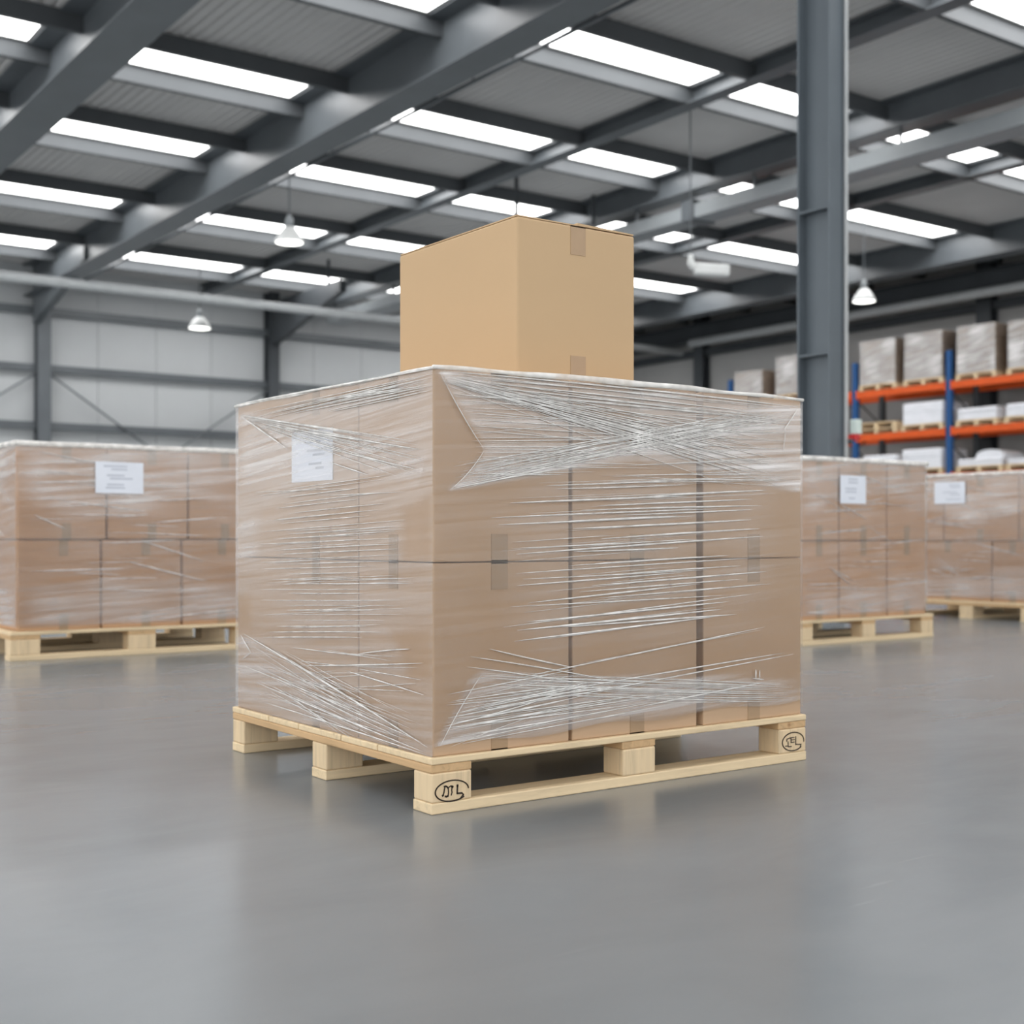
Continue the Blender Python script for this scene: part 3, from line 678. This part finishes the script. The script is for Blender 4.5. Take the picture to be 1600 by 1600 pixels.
# ================================================================= LOADS BEHIND
def far_film(x0, x1, y0, y1, z0, z1, label, seed, faces):
    rnd = random.Random(seed)
    t = thing('stretch_film', ((x0+x1)/2, (y0+y1)/2, z0), label, 'stretch film')
    def dfn(ln):
        k1, k2 = rnd.uniform(.66, .74), rnd.uniform(.2, .27)
        def f(u, z, p):
            s = u/ln; tt = (z-z0)/(z1-z0)
            d = .16
            lo = k1+.10*(2*s-1)**2*0+.09*math.sin(s*5.3+seed)
            if tt > lo: d += .28*min(1, (tt-lo)*14)*min(1, (s+.02)*9)
            hb = k2+.05*math.sin(s*4.1+seed*2)
            if .04 < tt < hb: d += .26*min(1, (hb-tt)*14)*min(1, (s+.0)*7)
            d += .14*max(0, 1-abs(tt-(.97-.3*s))/.05)
            return d*(.85+.3*math.sin(s*9+tt*5)**2)
        return f
    lx, ly = x1-x0, y1-y0
    film_sides([((x0, y0, 0), (1, 0, 0), lx, z0+.02, z1, 60, 50, dfn(lx), (0, -1, 0), None, seed*3.0),
                ((x0, y1, 0), (0, -1, 0), ly, z0+.02, z1, 60, 50, (lambda f: (lambda u, z, p: f(u, z, p)+.12))(dfn(ly)) if 'side' in faces else dfn(ly), (-1, 0, 0), None, seed*3.0+7),
                ((x1, y0, 0), (0, 1, 0), ly, z0+.02, z1, 8, 8, flat(.3), (1, 0, 0), None, 9.0),
                ((x1, y1, 0), (-1, 0, 0), lx, z0+.02, z1, 8, 8, flat(.3), (0, 1, 0), None, 13.0)], 'film_layer', FILMFAR, t)
    m = MB()
    for face in ('front', 'left'):
        ln = lx if face == 'front' else ly
        for k in range(34):
            z = z0+(z1-z0)*rnd.uniform(.04, .97); u = rnd.uniform(.03, .6)*ln; e = min(ln*.98, u+rnd.uniform(.12, .42)*ln); dz = rnd.uniform(-.02, .035)
            if rnd.random() < .3: dz = -rnd.uniform(.05, .14)
            zz = max(z0+.03, min(z1-.01, z+dz)); w = rnd.uniform(.003, .008)
            if face == 'front': strand(m, (x0+u, y0-.003, z), (x0+e, y0-.003, zz), (0, -1, 0), w)
            else: strand(m, (x0-.003, y1-u, z), (x0-.003, y1-e, zz), (-1, 0, 0), w)
    m.build('film_ridges', STRANDFAR, t, True)
    for pts in ([(x0+(x1-x0)*k/16, y0-.002, z1+.0012*math.sin(k*.9+seed)) for k in range(17)], [(x0-.002, y0+(y1-y0)*k/16, z1+.0012*math.sin(k*1.1+seed)) for k in range(17)]):
        rolled(pts, .014, t)
    return t

# --- left load
px0, py0, PL = .181, 4.111, 1.31
pallet(px0, py0, PL, 1.05, .142, 'wooden pallet under the wrapped load at the left edge', 'x', bw=.145, bd=.1)
Z0, ZM, Z1 = .142, .590, 1.055
a0, b0, a1, b1 = px0+.035, py0+.02, px0+PL-.03, py0+1.03
def fx(px, val, py=850): return at_y(px, py, val).x
for (z0, z1, seams, nm) in ((Z0, ZM-.002, (158, 284), 'lower'), (ZM+.002, Z1, (167, 294), 'upper')):
    e = [a0, fx(seams[0], b0), fx(seams[1], b0), a1]
    for i, ww in enumerate(('at the near left corner', 'in the middle', 'at the right end')):
        carton((e[i]+.004, b0, z0), (e[i+1]-.004, b1, z1), '%s tan carton %s of the left-hand wrapped load' % (nm, ww), 'cartons of the left-hand wrapped load', CARD_FAR, off=.02, bev=.008, fold=.08)
far_film(a0-.005, a1+.005, b0-.005, b1+.005, Z0, Z1+.006, 'cloudy stretch film round the carton load at the left edge', 3, ('side',))
label_on('y', b0-.014, (149, 722, 224, 771), 'white paper label on the film of the left-hand wrapped load', 8)

# --- load right of the big one
px0, py0, PL = 3.94, 2.473, 1.19
pallet(px0, py0, PL, .95, .14, 'wooden pallet half hidden behind the right end of the big load', 'x', bw=.115, bd=.09)
Z0, ZM, Z1 = .14, .582, 1.035
a0, b0, a1, b1 = px0+.02, py0+.02, px0+PL-.045, py0+.93
e = [a0, fx(1311, b0), fx(1386, b0), a1]
for (z0, z1, nm) in ((Z0, ZM-.002, 'lower'), (ZM+.002, Z1, 'upper')):
    for i, ww in enumerate(('at the near left end', 'in the middle', 'at the far right end')):
        carton((e[i]+.004, b0, z0), (e[i+1]-.004, b1, z1), '%s tan carton %s of the load in front of the column' % (nm, ww), 'cartons of the load in front of the column', CARD_FAR, off=0.0, bev=.008, fold=.085, tw=.05)
far_film(a0-.005, a1+.005, b0-.005, b1+.005, Z0, Z1+.006, 'cloudy stretch film round the carton load in front of the column', 5, ())
label_on('y', b0-.014, (1313, 743, 1353, 787), 'white square label on the load in front of the column', 7)

# --- load at the right edge, short side towards the camera
px0, py0, PL, PW = 6.777, 2.84, 1.25, 1.12
pallet(px0, py0, PL, PW, .132, 'wooden pallet under the wrapped load at the right edge', 'x', bw=.145, bd=.115)
Z0, ZM, Z1 = .132, .573, 1.055
a0, b0, a1, b1 = px0+.02, py0+.02, px0+PL-.02, py0+PW-.02
def fy(px, val, py=850): return at_x(px, py, val).y
s_lo = [b1, fy(1550, a0), b0]; s_up = [b1, fy(1475, a0), fy(1592, a0), b0]
for (z0, z1, ss, nm, places) in ((Z0, ZM-.002, s_lo, 'lower', ('left', 'right')), (ZM+.002, Z1, s_up, 'upper', ('narrow left', 'middle', 'right end'))):
    for i in range(len(ss)-1):
        carton((a0, ss[i+1]+.004, z0), (a1, ss[i]-.004, z1), '%s %s carton of the shaded wrapped load at the right edge' % (nm, places[i]), 'cartons of the load at the right edge', CARD_FAR, tape='x', bev=.008, fold=.085, tw=.05)
far_film(a0-.005, a1+.005, b0-.005, b1+.005, Z0, Z1+.006, 'cloudy stretch film round the carton load at the right edge', 8, ())
label_on('x', a0-.014, (1460, 753, 1508, 787), 'wide white label on the load at the right edge', 7)

# ================================================================= RACKING
RX, RD = 23.4, 1.1
rack = thing('pallet_rack', (RX+RD/2, 17, 0), 'tall pallet racking with blue posts and orange beams along the grey wall', 'rack')
def ry(px): return at_x(px, 640, RX).y
post_y = [ry(1482)-2.7, ry(1482), ry(1335), ry(1262), ry(1140)]
ZP = 4.78
for yy in post_y:
    for xx, pm in ((RX, BLUE), (RX+RD-.1, STEEL_DK)):  # rear posts dark instead of blue: their shade is put into the colour
        MB().box((xx, yy-.07, 0), (xx+.1, yy+.07, ZP), .006).build('post', pm, rack)
    m = MB(); k = 0; z = .3
    while z < ZP-.6:
        m.tube([(RX+.05, yy, z+(0 if k % 2 == 0 else .6)), (RX+RD-.05, yy, z+(.6 if k % 2 == 0 else 0))], .02, 6); k += 1; z += .6
    m.build('frame_brace', STEEL_DK, rack)
LV = [at_x(1482, 745, RX).z, at_x(1482, 674, RX).z, at_x(1482, 602, RX).z]
for i in range(len(post_y)-1):
    ya, yb_ = sorted((post_y[i], post_y[i+1]))
    for z in LV:
        for xx in (RX-.02, RX+RD-.06):
            MB().box((xx, ya+.07, z-.08), (xx+.06, yb_-.07, z+.08), .006).build('beam', ORANGE, rack)
        MB().box((RX-.035, ya+.07, z-.1), (RX+.03, ya+.12, z+.1), .004).build('beam_connector', ORANGE, rack)
        MB().box((RX-.035, yb_-.12, z-.1), (RX+.03, yb_-.07, z+.1), .004).build('beam_connector', ORANGE, rack)
FILMR = film_mat('stretch_film_rack', gain=1.0, fine=0.25, slope=0.2)
def rack_pallet(y0, y1, z, label, n=1):
    t = thing('wooden_pallet', (RX+.5, (y0+y1)/2, z), label, 'pallet', 'small pallets on the racking')
    xa, xb = RX-.05, RX+1.0
    MB().box((xa, y0, z+.10), (xb, y1, z+.13), .004).build('deck_board', WOODY, t)
    for c in (y0+.05, (y0+y1)/2, y1-.05):
        MB().box((xa+.005, c-.05, z+.022), (xb-.005, c+.05, z+.10), .004).build('block', WOODB, t)
        MB().box((xa, c-.05, z), (xb, c+.05, z+.022), .003).build('bottom_board', WOODX, t)
    return t
def wrapped(y0, y1, z0, z1, label, seed):
    t = thing('wrapped_cartons', (RX+.5, (y0+y1)/2, z0), label, 'wrapped load', 'wrapped carton loads on the top tier of the racking')
    xa, xb = RX-.03, RX+.95; m = MB(); nz = 3
    for k in range(nz):
        for j in range(2):
            m.box((xa, y0+(y1-y0)*j/2+.004, z0+(z1-z0)*k/nz+.004), (xb, y0+(y1-y0)*(j+1)/2-.004, z0+(z1-z0)*(k+1)/nz), .015)
    m.build('carton_stack', CARD_RACK, t)
    rr = random.Random(seed)
    k1, k2, k3 = rr.uniform(0, 6), rr.uniform(0, 6), rr.uniform(3, 6)
    f = lambda u, z, p: .72+.6*max(0, math.sin(u*6+k1)*math.sin(z*k3+k2))
    film_sides([((xa-.01, y1+.01, 0), (0, -1, 0), y1-y0+.02, z0, z1, 24, 24, f, (-1, 0, 0), None, seed*2.0),
                ((xa-.01, y0-.01, 0), (1, 0, 0), xb-xa, z0, z1, 12, 12, flat(.08), (0, -1, 0), None, seed*2.0+5)], 'film_layer', FILMR, t)
def white_block(y0, y1, z0, z1, label):
    t = thing('white_wrapped_load', (RX+.5, (y0+y1)/2, z0), label, 'wrapped load', 'white wrapped loads on the lower tiers of the racking')
    xa, xb = RX-.03, RX+.95; hgt = z1-z0
    MB().box((xa, y0, z0), (xb, y1, z0+hgt*.55), .02, 3).build('goods', WHITE_LOAD, t)
    MB().box((xa-.01, y0-.01, z0+hgt*.5), (xb+.01, y1+.01, z1), min(.05, hgt*.2), 3).build('cover', WHITE_LOAD, t)
    return t
def zt_at(px, py, ): return at_x(px, py, RX-.03).z
zb = LV[2]+.08
for i, (xa, xb, yt, lb) in enumerate(((1346, 1400, 531, 'second left of the middle blue post'), (1415, 1473, 519, 'just left of the middle blue post'), (1497, 1556, 507, 'just right of the middle blue post'), (1577, 1640, 498, 'cut off by the right edge'),
                                      (1150, 1192, 580, 'far down the racking, showing above the big load'), (1214, 1254, 556, 'beside the left edge of the steel column'))):
    y1_, y0_ = ry(xa), ry(xb)
    rack_pallet(y0_-.03, y1_+.03, zb, 'small top tier pallet under cartons '+lb)
    wrapped(y0_, y1_, zb+.132, zt_at((xa+xb)/2, yt), 'wrapped cartons on the top tier, '+lb, i+11)
zb = LV[1]+.08
y1_, y0_ = ry(1340), ry(1402)
t0 = rack_pallet(y0_, y1_, zb, 'lower of two empty pallets stacked on the middle tier beside the column')
t1 = rack_pallet(y0_+.02, y1_-.01, zb+.131, 'upper of two empty pallets stacked on the middle tier beside the column')
for (xa, xb, yt, lb) in ((1412, 1473, 628, 'left of the middle blue post'), (1497, 1558, 636, 'right of the middle blue post'), (1573, 1640, 628, 'cut off by the right edge')):
    y1_, y0_ = ry(xa), ry(xb)
    rack_pallet(y0_-.03, y1_+.03, zb, 'small middle tier pallet under the white load '+lb)
    white_block(y0_, y1_, zb+.132, zt_at((xa+xb)/2, yt), 'white wrapped load on the middle tier, '+lb)
zb = LV[0]+.08
for (xa, xb, yt, lb) in ((1350, 1401, 711, 'next to the column'), (1411, 1472, 701, 'left of the middle blue post'), (1498, 1566, 716, 'under the round white bale'), (1576, 1640, 715, 'cut off by the right edge')):
    y1_, y0_ = ry(xa), ry(xb)
    rack_pallet(y0_-.03, y1_+.03, zb, 'small lowest tier pallet under the white load '+lb)
    white_block(y0_, y1_, zb+.132, zt_at((xa+xb)/2, yt), 'low white wrapped load on the lowest tier, '+lb)
ya, yb_ = ry(1568), ry(1524); zz = zt_at(1545, 716); hh = zt_at(1545, 702)-zz
m = MB(); pr = []
for k in range(13):
    an = math.pi*k/12; pr.append(((ya+yb_)/2+(yb_-ya)/2*math.cos(an), zz+.001+hh*math.sin(an)**.7))
m.prism(pr, 'x', RX, RX+.8)
tag(recentre(m.build('white_bale', WHITE_LOAD, smooth=False)), 'rounded white bale lying on a white load on the lowest tier', 'bale')

# ---------------------------------------------------------------- small scuffs on the floor
def atz(px, py):
    r = ray(px, py); tt = -CAM.z/r.z; return CAM+r*tt

# ---------------------------------------------------------------- light
wd = bpy.data.worlds.new('daylight'); sc.world = wd; wd.use_nodes = True
bg = wd.node_tree.nodes['Background']; bg.inputs[0].default_value = (0.97, 0.985, 1.0, 1); bg.inputs[1].default_value = 1.4

# ---------------------------------------------------------------- camera
cd = bpy.data.cameras.new('camera'); co = bpy.data.objects.new('camera', cd); COL.objects.link(co)
co.location = CAM; co.rotation_euler = (math.pi/2, 0, TH-math.pi/2)
cd.sensor_fit = 'HORIZONTAL'; cd.sensor_width = 36; cd.lens = F/1600*36; cd.shift_y = (HZ-800)/1600
cd.clip_end = 200; cd.dof.use_dof = True; cd.dof.focus_distance = 2.95; cd.dof.aperture_fstop = 3.6
sc.camera = co

sc.view_settings.view_transform = 'Standard'; sc.view_settings.look = 'None'; sc.view_settings.gamma = 1
sc.view_settings.use_curve_mapping = False; sc.view_settings.exposure = 0.62
sc.cycles.use_denoising = True; sc.cycles.transparent_max_bounces = 16; sc.cycles.max_bounces = 8; sc.cycles.diffuse_bounces = 4
sc.cycles.use_adaptive_sampling = True; sc.cycles.adaptive_threshold = 0.02
